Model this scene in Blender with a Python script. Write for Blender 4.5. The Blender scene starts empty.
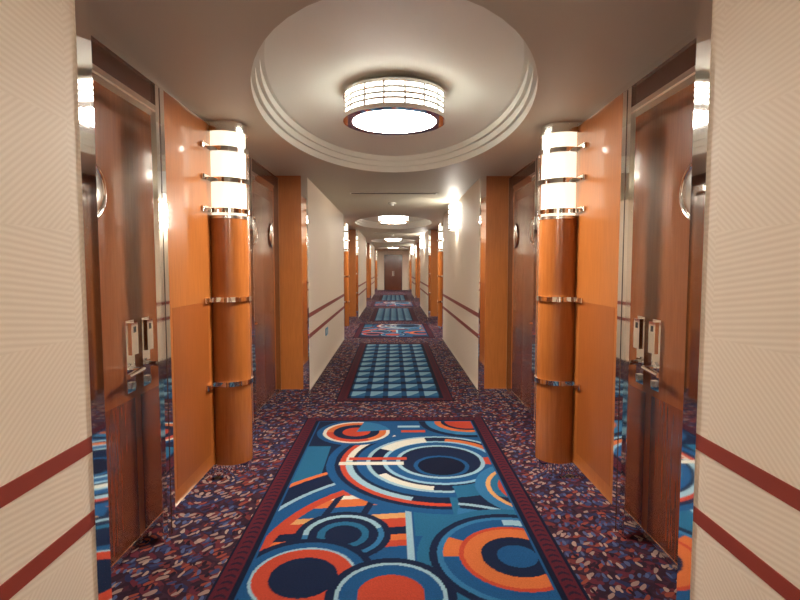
import bpy, bmesh, math, numpy as np
from math import pi, sin, cos, radians

# ------------------------------------------------------------------ helpers
def lin(r, g, b):
    f = lambda c: (c/255/12.92) if c/255 <= .04045 else ((c/255+.055)/1.055)**2.4
    return (f(r), f(g), f(b))

def newmat(name):
    m = bpy.data.materials.new(name); m.use_nodes = True
    nt = m.node_tree; b = nt.nodes['Principled BSDF']
    return m, nt, b

def N(nt, t, **kw):
    n = nt.nodes.new(t)
    for k, v in kw.items(): setattr(n, k, v)
    return n

def simple(name, col, rough=.5, metal=0., coat=0., emit=None, es=0.):
    m, nt, b = newmat(name)
    b.inputs['Base Color'].default_value = (*col, 1)
    b.inputs['Roughness'].default_value = rough
    b.inputs['Metallic'].default_value = metal
    b.inputs['Coat Weight'].default_value = coat
    if emit:
        b.inputs['Emission Color'].default_value = (*emit, 1)
        b.inputs['Emission Strength'].default_value = es
    no = N(nt, 'ShaderNodeTexNoise'); no.inputs['Scale'].default_value = 6
    mr = N(nt, 'ShaderNodeMapRange')
    mr.inputs['To Min'].default_value = max(0, rough*.9); mr.inputs['To Max'].default_value = min(1, rough*1.12)
    nt.links.new(no.outputs['Fac'], mr.inputs['Value']); nt.links.new(mr.outputs[0], b.inputs['Roughness'])
    return m

def wood(name, c1, c2, rough=.28, ang=0.0, coat=.3):
    m, nt, b = newmat(name); L = nt.links.new
    g = N(nt, 'ShaderNodeNewGeometry')
    mp = N(nt, 'ShaderNodeMapping'); mp.inputs['Rotation'].default_value = (ang, 0, 0)
    mp.inputs['Scale'].default_value = (30, 30, 2.0)
    L(g.outputs['Position'], mp.inputs['Vector'])
    n1 = N(nt, 'ShaderNodeTexNoise'); n1.inputs['Scale'].default_value = 2.6; n1.inputs['Detail'].default_value = 5
    n1.inputs['Distortion'].default_value = .3
    L(mp.outputs[0], n1.inputs['Vector'])
    n2 = N(nt, 'ShaderNodeTexNoise'); n2.inputs['Scale'].default_value = 1.7
    L(g.outputs['Position'], n2.inputs['Vector'])
    ad = N(nt, 'ShaderNodeMath', operation='MULTIPLY_ADD'); ad.inputs[1].default_value = .6
    L(n1.outputs['Fac'], ad.inputs[0])
    m2 = N(nt, 'ShaderNodeMath', operation='MULTIPLY'); m2.inputs[1].default_value = .4
    L(n2.outputs['Fac'], m2.inputs[0]); L(m2.outputs[0], ad.inputs[2])
    r = N(nt, 'ShaderNodeValToRGB')
    r.color_ramp.elements[0].position = .30; r.color_ramp.elements[0].color = (*c1, 1)
    r.color_ramp.elements[1].position = .72; r.color_ramp.elements[1].color = (*c2, 1)
    L(ad.outputs[0], r.inputs[0]); L(r.outputs[0], b.inputs['Base Color'])
    b.inputs['Roughness'].default_value = rough
    b.inputs['Coat Weight'].default_value = coat; b.inputs['Coat Roughness'].default_value = .08
    return m

M = {}
M['chrome'] = simple('polished_chrome', (.95, .94, .92), .04, 1)
M['steel'] = simple('brushed_steel', (.78, .76, .72), .22, 1)
M['jamb'] = simple('mirror_steel', (.92, .89, .84), .03, 1)
M['wood'] = wood('honey_veneer', lin(150, 86, 36), lin(176, 104, 48), .32, ang=.7, coat=.25)
M['wood_dk'] = wood('dark_honey_veneer', lin(134, 70, 28), lin(156, 86, 38), .32, ang=-.7, coat=.25)
M['wood_col'] = wood('column_veneer', lin(146, 82, 34), lin(172, 100, 46), .25, coat=.5)
M['door'] = wood('door_veneer', lin(118, 62, 30), lin(140, 78, 42), .22, coat=.6)
M['door_dk'] = wood('door_veneer_dark', lin(98, 48, 26), lin(118, 60, 34), .22, coat=.6)
M['casing'] = wood('casing_veneer', lin(70, 38, 24), lin(92, 52, 32), .2)
M['red'] = simple('red_wall_stripe', lin(146, 56, 42), .55)
M['dome'] = simple('dome_plaster', (.76, .77, .69), .6)
M['white'] = simple('white_enamel', (.75, .72, .66), .4)
M['grille'] = simple('grille_dark', (.12, .10, .09), .6)
M['black'] = simple('black_plastic', (.02, .02, .02), .3)
M['sign'] = simple('blue_sign', lin(60, 150, 190), .4)
M['glow_d'] = simple('opal_diffuser', (.9, .9, .85), .4, emit=(1, .95, .85), es=128)
M['glow_s'] = simple('opal_shade', (.9, .9, .85), .4, emit=(1, .98, .90), es=13)
M['glow_c'] = simple('column_glass', (.9, .9, .8), .3, emit=(1, .97, .78), es=1.0)
M['glow_w'] = simple('sconce_glass', (.9, .9, .85), .4, emit=(1, .94, .83), es=75)

def plaster(name, col):
    m, nt, b = newmat(name); L = nt.links.new
    g = N(nt, 'ShaderNodeNewGeometry')
    no = N(nt, 'ShaderNodeTexNoise'); no.inputs['Scale'].default_value = 180
    L(g.outputs['Position'], no.inputs['Vector'])
    bu = N(nt, 'ShaderNodeBump'); bu.inputs['Strength'].default_value = .08; bu.inputs['Distance'].default_value = .002
    L(no.outputs['Fac'], bu.inputs['Height']); L(bu.outputs[0], b.inputs['Normal'])
    b.inputs['Base Color'].default_value = (*col, 1); b.inputs['Roughness'].default_value = .55
    return m
M['ceil'] = plaster('ceiling_paint', lin(194, 188, 170))

def cream():
    m, nt, b = newmat('ribbed_cream_wallcovering'); L = nt.links.new
    g = N(nt, 'ShaderNodeNewGeometry')
    sx = N(nt, 'ShaderNodeSeparateXYZ'); L(g.outputs['Position'], sx.inputs[0])
    def math(op, a, bb=None, v=None):
        n = N(nt, 'ShaderNodeMath', operation=op)
        L(a, n.inputs[0])
        if bb is not None: L(bb, n.inputs[1])
        if v is not None: n.inputs[1].default_value = v
        return n.outputs[0]
    y, z = sx.outputs['Y'], sx.outputs['Z']
    fy = math('FLOOR', math('DIVIDE', math('ADD', y, v=20.11), v=.46))
    fz = math('FLOOR', math('DIVIDE', z, v=.31))
    ch = math('MODULO', math('ADD', fy, fz), v=2.0)
    h = math('SINE', math('MULTIPLY', math('ADD', z, math('MULTIPLY', y, v=.12)), v=2*pi/.017))
    d = math('SINE', math('MULTIPLY', math('ADD', z, math('MULTIPLY', y, v=-.75)), v=2*pi/.020))
    mx = N(nt, 'ShaderNodeMix'); L(ch, mx.inputs[0]); L(h, mx.inputs[2]); L(d, mx.inputs[3])
    out = mx.outputs[0]
    mr = N(nt, 'ShaderNodeMapRange'); mr.inputs['From Min'].default_value = -1; L(out, mr.inputs['Value'])
    r = N(nt, 'ShaderNodeValToRGB')
    r.color_ramp.elements[0].color = (*lin(236, 219, 198), 1)
    r.color_ramp.elements[1].color = (*lin(246, 231, 212), 1)
    L(mr.outputs[0], r.inputs[0]); L(r.outputs[0], b.inputs['Base Color'])
    bu = N(nt, 'ShaderNodeBump'); bu.inputs['Strength'].default_value = .09; bu.inputs['Distance'].default_value = .003
    L(mr.outputs[0], bu.inputs['Height']); L(bu.outputs[0], b.inputs['Normal'])
    b.inputs['Roughness'].default_value = .6
    return m
M['cream'] = cream()

def field():
    m, nt, b = newmat('patterned_carpet_field'); L = nt.links.new
    g = N(nt, 'ShaderNodeNewGeometry')
    base = lin(42, 24, 36)
    nz = N(nt, 'ShaderNodeTexNoise'); nz.inputs['Scale'].default_value = 7; L(g.outputs['Position'], nz.inputs['Vector'])
    sc0 = N(nt, 'ShaderNodeVectorMath', operation='SCALE'); sc0.inputs['Scale'].default_value = .07; L(nz.outputs['Color'], sc0.inputs[0])
    ad0 = N(nt, 'ShaderNodeVectorMath', operation='ADD'); L(g.outputs['Position'], ad0.inputs[0]); L(sc0.outputs[0], ad0.inputs[1])
    prev = None
    specs = [(0.7, (9, 20, 1), .46, [lin(80, 32, 42), lin(50, 30, 42), lin(36, 38, 66), lin(90, 40, 40)]),
             (-0.75, (9, 22, 1), .33, [lin(128, 104, 96), lin(40, 24, 34), lin(46, 52, 84), lin(118, 56, 44)]),
             (1.6, (8, 19, 1), .22, [lin(64, 74, 106), lin(140, 116, 106), lin(32, 20, 30), lin(58, 28, 38)])]
    for rot, sc, th, cols in specs:
        mp = N(nt, 'ShaderNodeMapping'); mp.inputs['Rotation'].default_value = (0, 0, rot)
        mp2 = N(nt, 'ShaderNodeMapping'); mp2.inputs['Scale'].default_value = sc
        L(ad0.outputs[0], mp.inputs[0]); L(mp.outputs[0], mp2.inputs[0])
        v = N(nt, 'ShaderNodeTexVoronoi', voronoi_dimensions='2D'); v.inputs['Scale'].default_value = 1.3
        v.inputs['Randomness'].default_value = .4
        L(mp2.outputs[0], v.inputs['Vector'])
        s = N(nt, 'ShaderNodeSeparateColor'); L(v.outputs['Color'], s.inputs[0])
        r = N(nt, 'ShaderNodeValToRGB'); r.color_ramp.interpolation = 'CONSTANT'
        r.color_ramp.elements[0].position = 0; r.color_ramp.elements[0].color = (*cols[0], 1)
        r.color_ramp.elements[1].position = .3; r.color_ramp.elements[1].color = (*cols[1], 1)
        for i, p in ((2, .55), (3, .8)):
            e = r.color_ramp.elements.new(p); e.color = (*cols[i], 1)
        L(s.outputs[0], r.inputs[0])
        lt = N(nt, 'ShaderNodeMath', operation='LESS_THAN'); lt.inputs[1].default_value = th
        L(v.outputs['Distance'], lt.inputs[0])
        mx = N(nt, 'ShaderNodeMix', data_type='RGBA')
        L(lt.outputs[0], mx.inputs[0])
        if prev is None: mx.inputs[6].default_value = (*base, 1)
        else: L(prev, mx.inputs[6])
        L(r.outputs[0], mx.inputs[7]); prev = mx.outputs[2]
    L(prev, b.inputs['Base Color'])
    b.inputs['Roughness'].default_value = .95
    b.inputs['Specular IOR Level'].default_value = .1
    return m
M['field'] = field()

def runner_mat():
    m, nt, b = newmat('woven_runner_carpet'); L = nt.links.new
    a = N(nt, 'ShaderNodeAttribute', attribute_name='Col')
    g = N(nt, 'ShaderNodeNewGeometry')
    no = N(nt, 'ShaderNodeTexNoise'); no.inputs['Scale'].default_value = 160; L(g.outputs['Position'], no.inputs['Vector'])
    mr = N(nt, 'ShaderNodeMapRange'); mr.inputs['To Min'].default_value = .42; mr.inputs['To Max'].default_value = .95
    L(no.outputs['Fac'], mr.inputs[0])
    vm = N(nt, 'ShaderNodeVectorMath', operation='SCALE'); L(a.outputs['Color'], vm.inputs[0]); L(mr.outputs[0], vm.inputs['Scale'])
    L(vm.outputs[0], b.inputs['Base Color'])
    bu = N(nt, 'ShaderNodeBump'); bu.inputs['Strength'].default_value = .3; bu.inputs['Distance'].default_value = .003
    L(no.outputs['Fac'], bu.inputs['Height']); L(bu.outputs[0], b.inputs['Normal'])
    b.inputs['Roughness'].default_value = .95; b.inputs['Specular IOR Level'].default_value = .1
    return m
M['runner'] = runner_mat()

class MB:
    def __init__(s): s.v = []; s.f = []; s.m = []; s.s = []; s.names = []
    def mi(s, n):
        if n not in s.names: s.names.append(n)
        return s.names.index(n)
    def add(s, vs, fs, m, smooth=False):
        o = len(s.v); s.v += [tuple(p) for p in vs]; k = s.mi(m)
        for f in fs: s.f.append([i+o for i in f]); s.m.append(k); s.s.append(smooth)
    def box(s, x0, x1, y0, y1, z0, z1, m):
        x0, x1 = sorted((x0, x1)); y0, y1 = sorted((y0, y1))
        vs = [(x, y, z) for z in (z0, z1) for y in (y0, y1) for x in (x0, x1)]
        s.add(vs, [(0, 2, 3, 1), (4, 5, 7, 6), (0, 1, 5, 4), (2, 6, 7, 3), (0, 4, 6, 2), (1, 3, 7, 5)], m)
    def sector(s, cx, cy, r0, r1, z0, z1, a0, a1, n, m, m_edge=None):
        full = abs(a1-a0) >= 2*pi-1e-6
        A = [a0+(a1-a0)*i/n for i in range(n+1)]
        P = lambda r, z: [(cx+r*cos(a), cy+r*sin(a), z) for a in A]
        q = [(i, i+1, i+n+2, i+n+1) for i in range(n)]
        s.add(P(r1, z0)+P(r1, z1), q, m, True)
        if r0 > 0:
            s.add(P(r0, z0)+P(r0, z1), q, m, True)
            s.add(P(r0, z0)+P(r1, z0), q, m_edge or m); s.add(P(r0, z1)+P(r1, z1), q, m_edge or m)
            if not full:
                for a in (a0, a1):
                    s.add([(cx+r*cos(a), cy+r*sin(a), z) for r, z in ((r0, z0), (r1, z0), (r1, z1), (r0, z1))], [(0, 1, 2, 3)], m)
        else:
            k = n if full else n+1
            s.add(P(r1, z0)[:k], [tuple(range(k))], m_edge or m)
            s.add(P(r1, z1)[:k], [tuple(range(k))], m_edge or m)
    def tube(s, p, q, r, m, n=14):
        import mathutils
        p = mathutils.Vector(p); q = mathutils.Vector(q); d = (q-p).normalized()
        u = d.orthogonal().normalized(); w = d.cross(u)
        R = [(u*cos(2*pi*i/n)+w*sin(2*pi*i/n))*r for i in range(n)]
        s.add([p+a for a in R]+[q+a for a in R], [(i, (i+1) % n, (i+1) % n+n, i+n) for i in range(n)], m, True)
        s.add([p+a for a in R], [tuple(range(n))], m); s.add([q+a for a in R], [tuple(range(n))], m)
    def torus_x(s, c, R, r, m, n=40, k=10):
        vs = []
        for i in range(n):
            a = 2*pi*i/n
            for j in range(k):
                b = 2*pi*j/k; rr = R+r*cos(b)
                vs.append((c[0]+r*sin(b), c[1]+rr*cos(a), c[2]+rr*sin(a)))
        fs = [(i*k+j, ((i+1) % n)*k+j, ((i+1) % n)*k+(j+1) % k, i*k+(j+1) % k) for i in range(n) for j in range(k)]
        s.add(vs, fs, m, True)
    def obj(s, name, loc=(0, 0, 0), fix=True):
        me = bpy.data.meshes.new(name); me.from_pydata(s.v, [], s.f)
        for n in s.names: me.materials.append(M[n])
        me.polygons.foreach_set('material_index', s.m); me.polygons.foreach_set('use_smooth', s.s)
        if fix:
            bm = bmesh.new(); bm.from_mesh(me); bmesh.ops.recalc_face_normals(bm, faces=bm.faces); bm.to_mesh(me); bm.free()
        me.update()
        o = bpy.data.objects.new(name, me); o.location = loc
        bpy.context.scene.collection.objects.link(o)
        return o

def inst(o, name, loc):
    n = bpy.data.objects.new(name, o.data); n.location = loc
    bpy.context.scene.collection.objects.link(n); return n

# ------------------------------------------------------------------ layout
W, XW, XD, XB = .93, 1.22, 1.33, 1.38      # narrow wall, alcove wall, door leaf, back
H = 2.40
PER, HALF, C0 = 8.12, 1.97, 3.60
KS = [-1, 0, 1, 2, 3]
CEN = [C0+k*PER for k in KS]
Y0, Y1 = C0-PER-HALF, 31.4
narrow = [(CEN[i]+HALF, CEN[i+1]-HALF) for i in range(len(CEN)-1)] + [(CEN[-1]+HALF, Y1)]
XO = 1.45

b = MB(); b.box(-XO, XO, Y0-.1, Y1+.1, -.1, 0, 'field'); b.obj('floor')

# walls -----------------------------------------------------------
for side, s in (('left', -1), ('right', 1)):
    b = MB()
    b.box(s*XB, s*XO, Y0, Y1, 0, H, 'cream')
    for a, e in narrow:
        b.box(s*W, s*XB, a+.0, e-.0, 0, H, 'cream')
    b.obj('wall_'+side)
    t = MB()
    for a, e in narrow:
        for z in (.655, .885):
            t.box(s*(W-.003), s*W, a+.07, e-.07, z, z+.048, 'red')
    t.obj('trim_'+('1' if s < 0 else '2'))
    t = MB()
    for a, e in narrow:
        t.box(s*(W-.012), s*W, a+.07, e-.07, 0, .09, 'steel')
    t.obj('baseboard_'+side)
    t = MB(); p = MB()
    for a, e in narrow:
        for yy, d in ((a, 1), (e, -1)):
            t.box(s*(W-.006), s*W, yy-d*.006, yy+d*.07, 0, H, 'chrome')
            t.box(s*W, s*(W+.05), yy-d*.006, yy, 0, H, 'chrome')
            p.box(s*(W+.05), s*XW, yy-d*.006, yy, .12, H, 'wood')
            p.box(s*(W+.05), s*XW, yy-d*.010, yy, 0, .12, 'chrome')
    t.obj('trim_'+('3' if s < 0 else '4'))
    for c in CEN:
        p.box(s*XW, s*XB, c-.80, c+.80, .12, H, 'wood')
        p.box(s*(XW-.008), s*XB, c-.80, c+.80, 0, .12, 'chrome')
        for d in (-1, 1):
            p.box(s*(XW-.0015), s*XW, c+d*.74, c+d*.20, .20, 1.22, 'wood_dk')
            p.box(s*(XW-.003), s*XW, c+d*.787, c+d*.80, .12, H-.03, 'steel')
            p.box(s*XW, s*XB, c+d*1.74, c+d*(HALF-.01), .12, H, 'casing')
            p.box(s*(XW-.006), s*XB, c+d*1.74, c+d*(HALF-.01), 0, .12, 'chrome')
            p.box(s*XW, s*XB, c+d*.90, c+d*1.74, 2.235, H, 'casing')
            p.box(s*(XW-.008), s*XW, c+d*.90, c+d*1.74, 2.235, 2.26, 'chrome')
            p.box(s*(XW-.012), s*XW, c+d*.805, c+d*(HALF-.012), H-.035, H-.001, 'chrome')
        p.box(s*(XW-.006), s*XW, c-.80, c+.80, H-.03, H-.001, 'chrome')
    p.obj('wall_panelling_'+side)

b = MB(); b.box(-XO, XO, Y0-.1, Y0, 0, H+.3, 'cream'); b.obj('wall_back')
b = MB(); b.box(-XO, XO, Y1, Y1+.1, 0, H+.3, 'cream'); b.obj('wall_end')

# doors -----------------------------------------------------------
def door_mesh(s, d):
    b = MB(); y = lambda v: d*v
    b.box(s*XD, s*(XB-.005), y(.93), y(1.71), .015, 2.20, 'door')
    b.box(s*(XD-.0015), s*XD, y(.96), y(1.68), .05, .78, 'door_dk')
    b.box(s*(XD-.003), s*XD, y(.93), y(1.71), .015, .045, 'steel')
    b.box(s*XW, s*(XB-.002), y(.90), y(.93), 0, 2.235, 'jamb')
    b.box(s*XW, s*(XB-.002), y(1.71), y(1.74), 0, 2.235, 'jamb')
    b.box(s*XW, s*(XB-.002), y(.93), y(1.71), 2.20, 2.235, 'jamb')
    b.box(s*(XW-.012), s*(XB-.002), y(.802), y(.90), 0, H-.036, 'chrome')
    b.box(s*(XW-.013), s*(XW-.012), y(.85), y(.86), .0, H-.04, 'casing')
    x = XD
    b.box(s*(x-.012), s*x, y(.972), y(1.052), .82, 1.18, 'chrome')
    b.box(s*(x-.036), s*(x-.012), y(.98), y(1.044), 1.01, 1.17, 'chrome')
    b.box(s*(x-.037), s*(x-.036), y(1.0), y(1.024), 1.12, 1.15, 'black')
    b.box(s*(x-.026), s*(x-.012), y(.995), y(1.030), .84, .87, 'steel')
    b.tube((s*(x-.012), y(1.012), .935), (s*(x-.072), y(1.012), .935), .014, 'chrome')
    b.tube((s*(x-.067), y(1.002), .935), (s*(x-.067), y(1.15), .925), .013, 'chrome')
    b.tube((s*(x-.012), y(1.012), .935), (s*(x-.020), y(1.012), .935), .030, 'chrome')
    b.torus_x((s*(x-.008), y(1.32), 1.78), .125, .012, 'chrome')
    k = 32; prev = None; vs = []
    for j in range(6):
        r = .122*cos(j/5*pi/2*.999); xx = x-.006-.026*sin(j/5*pi/2)
        vs += [(s*xx, y(1.32)+r*cos(2*pi*i/k), 1.78+r*sin(2*pi*i/k)) for i in range(k)]
    b.add(vs, [(j*k+i, j*k+(i+1) % k, (j+1)*k+(i+1) % k, (j+1)*k+i) for j in range(5) for i in range(k)], 'steel', True)
    b.tube((s*x, y(1.32), 1.56), (s*(x-.006), y(1.32), 1.56), .012, 'chrome')
    return b
n = 0
for s in (-1, 1):
    for d in (-1, 1):
        mb = door_mesh(s, d); first = None
        for c in CEN:
            n += 1
            if first is None: first = mb.obj('door_%d' % n, (0, c, 0))
            else: inst(first, 'door_%d' % n, (0, c, 0))

# column lamps -----------------------------------------------------
XC, RC = 1.14, .14
def column_mesh(s):
    b = MB()
    half = math.acos(-(XW-XC-.001)/RC)
    ctr = pi if s > 0 else 0.0
    a0, a1 = ctr-half, ctr+half
    S = lambda r0, r1, z0, z1, m, me=None: b.sector(s*XC, 0, r0, r1, z0, z1, a0, a1, 32, m, me)
    S(0, RC-.012, 0, .10, 'chrome')
    S(0, RC, .10, 1.765, 'wood_col')
    S(0, RC+.003, 1.765, 1.785, 'steel')
    S(0, RC-.014, 1.785, 2.33, 'glow_c')
    S(0, RC+.004, 2.33, 2.345, 'steel'); S(0, RC-.004, 2.345, H-.002, 'steel')
    for z in (.64, 1.21, 1.80, 2.00, 2.20):
        r = RC+.012
        hf = math.acos(-(XW-XC-.002)/r)
        b.sector(s*XC, 0, RC-.002 if z < 1.7 else RC-.016, r, z, z+.032, ctr-hf, ctr+hf, 32, 'chrome')
        for d in (-1, 1):
            ye = d*r*sin(hf)
            b.box(s*(XW-.020), s*(XW-.0), ye-d*.01, ye+d*.13, z, z+.032, 'chrome')
            b.tube((s*(XW-.012), ye+d*.13, z), (s*(XW-.012), ye+d*.13, z+.032), .0115, 'chrome')
    return b
for s in (-1, 1):
    mb = column_mesh(s); first = None
    for c in CEN:
        if first is None: first = mb.obj('column_lamp', (0, c, 0))
        else: inst(first, 'column_lamp', (0, c, 0))

# ceiling ----------------------------------------------------------
bx, Ly = .845, 1.76
b = MB()
for a, e in narrow:
    b.add([(-XO, a, H), (XO, a, H), (XO, e, H), (-XO, e, H)], [(0, 1, 2, 3)], 'ceil')
a = narrow[-1][1]
b.add([(-XO, a, H), (XO, a, H), (XO, Y1+.1, H), (-XO, Y1+.1, H)], [(0, 1, 2, 3)], 'ceil')
for c in CEN:
    ca = math.atan2(HALF, XO)
    A = sorted([2*pi*i/96 for i in range(96)] + [ca, pi-ca, pi+ca, 2*pi-ca]); k = len(A)
    def ov(ins, z):
        out = []
        for t in A:
            p, q = bx-ins, Ly-ins
            r = 1/math.sqrt((cos(t)/p)**2+(sin(t)/q)**2); out.append((r*cos(t), c+r*sin(t), z))
        return out
    rect = []
    for t in A:
        r = min(XO/max(1e-9, abs(cos(t))), HALF/max(1e-9, abs(sin(t)))); rect.append((r*cos(t), c+r*sin(t), H))
    q = [(i, (i+1) % k, (i+1) % k+k, i+k) for i in range(k)]
    b.add(rect+ov(0, H), q, 'ceil')
    prof = [(0, H), (0, H+.055), (.024, H+.055), (.024, H+.105), (.048, H+.105), (.048, H+.155), (.072, H+.155)]
    for (i0, z0), (i1, z1) in zip(prof[:-1], prof[1:]):
        b.add(ov(i0, z0)+ov(i1, z1), q, 'dome', z0 != z1)
    m = 12
    vs = []; base = [(x, y-c) for x, y, _ in ov(.072, 0)]
    for j in range(m):
        u = 1-j/m
        z = H+.155+.085*(1-u**3.2)
        vs += [(x*u, c+y*u, z) for x, y in base]
    vs.append((0, c, H+.24))
    fs = [(j*k+i, j*k+(i+1) % k, (j+1)*k+(i+1) % k, (j+1)*k+i) for j in range(m-1) for i in range(k)]
    fs += [((m-1)*k+i, (m-1)*k+(i+1) % k, m*k) for i in range(k)]
    b.add(vs, fs, 'dome', True)
b.box(-XO, XO, Y0-.1, Y1+.1, H+.32, H+.36, 'ceil')
b.obj('ceiling', fix=False)

# drum ceiling lights ---------------------------------------------
b = MB(); T = 2*pi
b.sector(0, 0, 0, .285, 2.436, 2.448, 0, T, 64, 'glow_d')
b.sector(0, 0, .283, .345, 2.422, 2.452, 0, T, 64, 'chrome')
b.sector(0, 0, 0, .305, 2.452, 2.590, 0, T, 64, 'glow_s')
for z in (2.476, 2.509, 2.542): b.sector(0, 0, .326, .340, z, z+.016, 0, T, 64, 'chrome')
b.sector(0, 0, .300, .345, 2.578, 2.60, 0, T, 64, 'chrome')
b.sector(0, 0, 0, .302, 2.590, 2.598, 0, T, 64, 'white')
b.sector(0, 0, 0, .16, 2.598, 2.636, 0, T, 40, 'white')
for i in range(16):
    a = T*(i+.5)/16; b.tube((.332*cos(a), .332*sin(a), 2.44), (.332*cos(a), .332*sin(a), 2.59), .009, 'chrome', 8)
first = None
for c in CEN:
    if first is None: first = b.obj('ceiling_light', (0, c, 0))
    else: inst(first, 'ceiling_light', (0, c, 0))

# wall sconces (half cylinders with bars) -------------------------
b = MB()
b.box(W-.012, W, -.10, .10, 1.97, 2.37, 'chrome')
b.sector(W-.013, 0, 0, .085, 1.99, 2.35, pi/2, 3*pi/2, 24, 'glow_w')
for i in range(6):
    z = 1.975+i*.0735; b.sector(W-.013, 0, .09, .104, z, z+.022, pi/2, 3*pi/2, 24, 'chrome')
b.tube((W-.12, 0, 1.97), (W-.12, 0, 2.36), .006, 'chrome', 8)
first = None
for k in (-1, 0, 1, 2):
    y = C0+PER*(k+.5)
    if first is None: first = b.obj('wall_sconce', (0, y, 0))
    else: inst(first, 'wall_sconce', (0, y, 0))
o = inst(first, 'wall_sconce', (0, C0-PER*.5, 0)); o.rotation_euler = (0, 0, pi)  # extra left sconce, unseen behind the camera, added to brighten the near walls

# ceiling diffusers and smoke detectors ----------------------------
b = MB()
b.box(-.57, .57, -.055, .055, H-.008, H, 'white')
for i in range(4): b.box(-.55, .55, -.042+i*.024, -.030+i*.024, H-.0095, H-.008, 'grille')
f1 = b.obj('air_vent', (0, 6.85, 0))
inst(f1, 'air_vent', (0, 6.85+PER, 0)); inst(f1, 'air_vent', (0, 6.85+2*PER, 0))
b = MB(); b.sector(0, 0, 0, .06, H-.02, H, 0, T, 24, 'white'); b.sector(0, 0, 0, .035, H-.045, H-.02, 0, T, 24, 'white')
f1 = b.obj('smoke_detector', (-.03, 7.9, 0)); inst(f1, 'smoke_detector', (-.03, 7.9+PER, 0))
b = MB(); b.box(-W, -W+.008, 7.05, 7.27, .50, .60, 'sign'); b.box(-W+.008, -W+.010, 7.10, 7.16, .52, .58, 'white'); b.obj('evacuation_sign')

# end door ---------------------------------------------------------
b = MB(); y = Y1
b.box(-.54, .54, y-.03, y, 0, 2.12, 'casing')
b.box(-.47, -.005, y-.045, y-.03, .01, 2.05, 'door_dk'); b.box(.005, .47, y-.045, y-.03, .01, 2.05, 'door_dk')
b.box(-.05, -.03, y-.07, y-.045, .85, 1.15, 'chrome'); b.box(.03, .05, y-.07, y-.045, .85, 1.15, 'chrome')
b.obj('door_%d' % (n+1))

# ------------------------------------------------------------------ runners
C = dict(navy=lin(20, 32, 60), ink=lin(16, 22, 44), blue=lin(28, 78, 124), mid=lin(48, 108, 150), sky=lin(144, 178, 192), teal=lin(36, 96, 130), pale=lin(134, 176, 198),
         red=lin(178, 66, 46), org=lin(196, 104, 56), gold=lin(204, 150, 94), cream=lin(208, 204, 188), mar=lin(84, 28, 40), plum=lin(44, 26, 44))
def runner(name, hw, ya, yb, res, fn, xc=0.0):
    nx = int(2*hw/res)+1; ny = int((yb-ya)/res)+1
    X, Y = np.meshgrid(np.linspace(-hw, hw, nx), np.linspace(0, yb-ya, ny))
    col = fn(X, Y, hw, yb-ya)
    Z = np.full(X.shape, .005); Z[0] = Z[-1] = 0; Z[:, 0] = Z[:, -1] = 0
    co = np.stack([X+xc, Y+ya, Z], -1).reshape(-1, 3).astype('f')
    I = np.arange(nx*ny).reshape(ny, nx)
    F = np.stack([I[:-1, :-1], I[:-1, 1:], I[1:, 1:], I[1:, :-1]], -1).reshape(-1, 4)
    me = bpy.data.meshes.new(name); nf = len(F)
    me.vertices.add(len(co)); me.vertices.foreach_set('co', co.ravel())
    me.loops.add(nf*4); me.loops.foreach_set('vertex_index', F.ravel().astype('i'))
    me.polygons.add(nf); me.polygons.foreach_set('loop_start', np.arange(0, nf*4, 4, dtype='i'))
    me.update(calc_edges=True)
    at = me.color_attributes.new('Col', 'FLOAT_COLOR', 'POINT')
    rgba = np.ones((len(co), 4), 'f'); rgba[:, :3] = col.reshape(-1, 3); at.data.foreach_set('color', rgba.ravel())
    me.materials.append(M['runner'])
    o = bpy.data.objects.new(name, me); bpy.context.scene.collection.objects.link(o); return o

def border(X, Y, hw, ln, col, bands):
    e = np.minimum(hw-np.abs(X), np.minimum(Y, ln-Y))
    for lo, hi, c in bands:
        col[(e >= lo) & (e < hi)] = C[c]
    t = np.where(hw-np.abs(X) < np.minimum(Y, ln-Y), Y, X)
    m = (e > .035) & (e < .085) & (np.mod(t+.6*np.abs(e-.06), .05) < .018)
    col[m] = C['plum']
    return e

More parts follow.
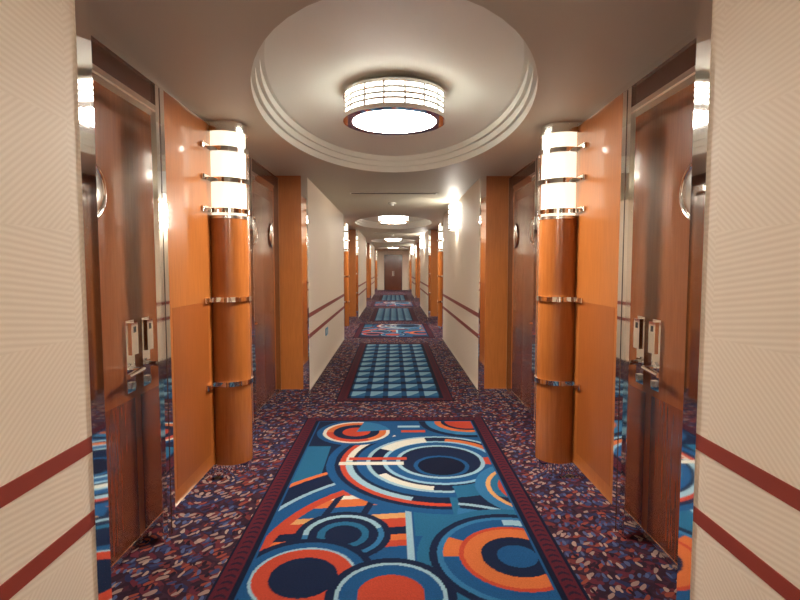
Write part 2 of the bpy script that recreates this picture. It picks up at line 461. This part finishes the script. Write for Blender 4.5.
YA = 1.70; YB = 4.90
def art(X, Y, hw, ln):
    D = Y+YA
    col = np.empty(X.shape+(3,)); col[:] = C['navy']
    def put(m, c): col[m] = C[c]
    def rings(cx, cy, lst, clip=None):
        r = np.hypot(X-cx, D-cy)
        for ro, c in lst:
            m = r < ro
            if clip is not None: m = m & clip
            put(m, c)
    def arc(cx, cy, r0, r1, c, a0=-180, a1=180, clip=None):
        r = np.hypot(X-cx, D-cy); a = np.degrees(np.arctan2(D-cy, X-cx))
        m = (r >= r0) & (r < r1) & (a >= a0) & (a <= a1)
        if clip is not None: m = m & clip
        put(m, c)
    # colour fields
    put(D > 3.55, 'blue'); put((X > .05) & (D < 3.3), 'blue'); put((X > .38) & (D < 3.15), 'navy')
    put((X < -.15) & (D > 3.7), 'navy')
    put((X < -.52) & (D > 3.3) & (D < 4.1), 'teal'); put((X < -.2)&(X>-.52)&(D > 3.3) & (D < 3.7), 'navy')
    put((X > .1) & (X < .38) & (D > 2.7) & (D < 3.3), 'teal')
    # slanting bars left of centre
    u = D-.12*X
    reg = (X < .06) & (X > -.78)
    for lo, hi, c in ((2.42, 2.60, 'blue'), (2.60, 2.66, 'red'), (2.66, 2.72, 'org'), (2.72, 2.80, 'navy'), (2.80, 2.90, 'red'), (2.90, 2.96, 'gold'),
                      (2.96, 3.08, 'blue'), (3.08, 3.18, 'org'), (3.18, 3.23, 'cream'), (3.23, 3.33, 'red'), (3.33, 3.38, 'navy')):
        put(reg & (u > lo) & (u < hi), c)
    for xx in (-.62, -.40, -.18):
        put((np.abs(X-xx-.25*(D-3)) < .022) & (u > 2.6) & (u < 3.33), 'navy')
    # sweeping arcs
    for r0, r1, c in ((1.02, 1.08, 'red'), (1.08, 1.18, 'blue'), (1.18, 1.21, 'sky'), (1.21, 1.36, 'navy'), (1.36, 1.40, 'org')):
        arc(.35, 2.45, r0, r1, c, 95, 175)
    for r0, r1, c in ((.60, .68, 'mid'), (.72, .75, 'sky'), (.80, .92, 'navy'), (.92, .98, 'teal')):
        arc(.25, 2.35, r0, r1, c, 20, 80)
    put((X > .05) & (X < .085) & (D < 3.3), 'sky')
    # big concentric figure
    rings(.33, 3.78, [(.84, 'blue'), (.78, 'navy'), (.74, 'red'), (.70, 'navy')], (X < .33) & (D < 4.2))
    arc(.33, 3.78, .65, .70, 'cream', 120, 180); arc(.33, 3.78, .65, .70, 'sky', -180, -110)
    rings(.33, 3.78, [(.62, 'blue'), (.55, 'sky'), (.52, 'navy'), (.43, 'pale'), (.40, 'blue'), (.33, 'sky'), (.30, 'navy')])
    arc(.33, 3.78, .41, .52, 'cream', 100, 150); arc(.33, 3.78, .46, .52, 'cream', -150, -100)
    arc(.33, 3.78, .33, .62, 'red', -12, 10); arc(.33, 3.78, .45, .62, 'teal', -85, -20)
    arc(.33, 3.78, .43, .49, 'org', 20, 80)
    rings(.33, 3.68, [(.20, 'blue'), (.17, 'ink')])
    put((X > -.42) & (X < .06) & (D > 3.70) & (D < 3.76), 'cream'); put((X > -.35) & (X < .08) & (D > 3.80) & (D < 3.85), 'red')
    # top-left rosette
    rings(-.34, 4.46, [(.34, 'blue'), (.29, 'cream'), (.26, 'org'), (.20, 'navy'), (.12, 'red')])
    arc(-.34, 4.46, .20, .26, 'red', -180, -60); arc(-.34, 4.46, 0, .29, 'mid', 10, 80)
    # top right fans
    rings(.66, 4.74, [(.44, 'navy'), (.38, 'mid'), (.30, 'org'), (.24, 'navy'), (.20, 'red')], D > 4.25)
    put((X > .05) & (X < .26) & (D > 4.44) & (D < 4.50), 'red'); put((X > .02) & (X < .22) & (D > 4.58) & (D < 4.63), 'sky')
    # right middle
    arc(.98, 3.30, .26, .31, 'red'); arc(.98, 3.30, .36, .39, 'gold'); arc(.98, 3.30, .39, .46, 'mid')
    # lower right target
    rings(.60, 2.50, [(.50, 'teal'), (.44, 'navy'), (.40, 'mid'), (.37, 'blue'), (.29, 'red'), (.265, 'org'), (.18, 'navy'), (.10, 'blue')])
    arc(.60, 2.50, .29, .37, 'org', 150, 180); arc(.60, 2.50, .31, .37, 'sky', 60, 90); arc(.60, 2.50, .18, .265, 'red', -60, 40)
    # lower left family of circles
    rings(-.29, 2.72, [(.26, 'navy'), (.22, 'mid'), (.19, 'navy'), (.14, 'teal'), (.10, 'navy')])
    arc(-.29, 2.72, .19, .22, 'sky', 20, 200)
    rings(-.44, 2.34, [(.34, 'navy'), (.30, 'blue'), (.25, 'sky'), (.235, 'red'), (.16, 'navy')])
    rings(-.03, 2.20, [(.29, 'navy'), (.25, 'sky'), (.23, 'blue'), (.15, 'red')])
    border(X, Y, hw, ln, col, ((0, .018, 'ink'), (.018, .10, 'mar'), (.10, .13, 'ink'), (.13, .14, 'blue')))
    return col
def plaid(X, Y, hw, ln):
    col = np.empty(X.shape+(3,)); col[:] = C['navy']
    px, py = .205, .36
    fx = np.mod(X+px/2, px)/px; fy = np.mod(Y-.16, py)/py
    a = (fx > .14) & (fx < .86); bb = (fy > .16) & (fy < .74)
    col[a] = C['blue']; col[bb] = C['blue']
    col[a & bb] = C['pale']
    # shaded corner of every square gives the woven check its diagonal lean
    col[a & bb & ((fx-.14)/.72 > (fy-.16)/.58+.25)] = C['mid']
    col[a & (fy > .82) & (fy < .90)] = C['ink']
    border(X, Y, hw, ln, col, ((0, .02, 'ink'), (.02, .11, 'mar'), (.11, .14, 'ink')))
    return col

runner('carpet_runner', .84, YA, YB, .006, art, .01)
runner('carpet_runner', .64, 5.5, 9.72, .010, plaid, .01)
runner('carpet_runner', .84, YA+PER+.6, YB+PER, .014, art, .01)
runner('carpet_runner', .64, 5.5+PER, 9.72+PER, .02, plaid, .01)
runner('carpet_runner', .84, YA+2*PER+.6, YB+2*PER, .02, art, .01)
runner('carpet_runner', .64, 5.5+2*PER, 9.72+2*PER, .02, plaid, .01)
runner('carpet_runner', .64, 5.5-PER, 1.45, .02, plaid, .01)

# ------------------------------------------------------------------ camera, world
w = bpy.data.worlds.new('World'); bpy.context.scene.world = w; w.use_nodes = True
w.node_tree.nodes['Background'].inputs[0].default_value = (.05, .045, .04, 1)
cd = bpy.data.cameras.new('camera'); cam = bpy.data.objects.new('camera', cd)
bpy.context.scene.collection.objects.link(cam)
cd.sensor_width = 36; cd.lens = 520/800*36; cd.clip_start = .05
cam.location = (-.01, 0, 1.45)
cam.rotation_euler = (radians(90-3.74), 0, -0.0135)
bpy.context.scene.camera = cam
bpy.context.scene.view_settings.view_transform = 'Standard'
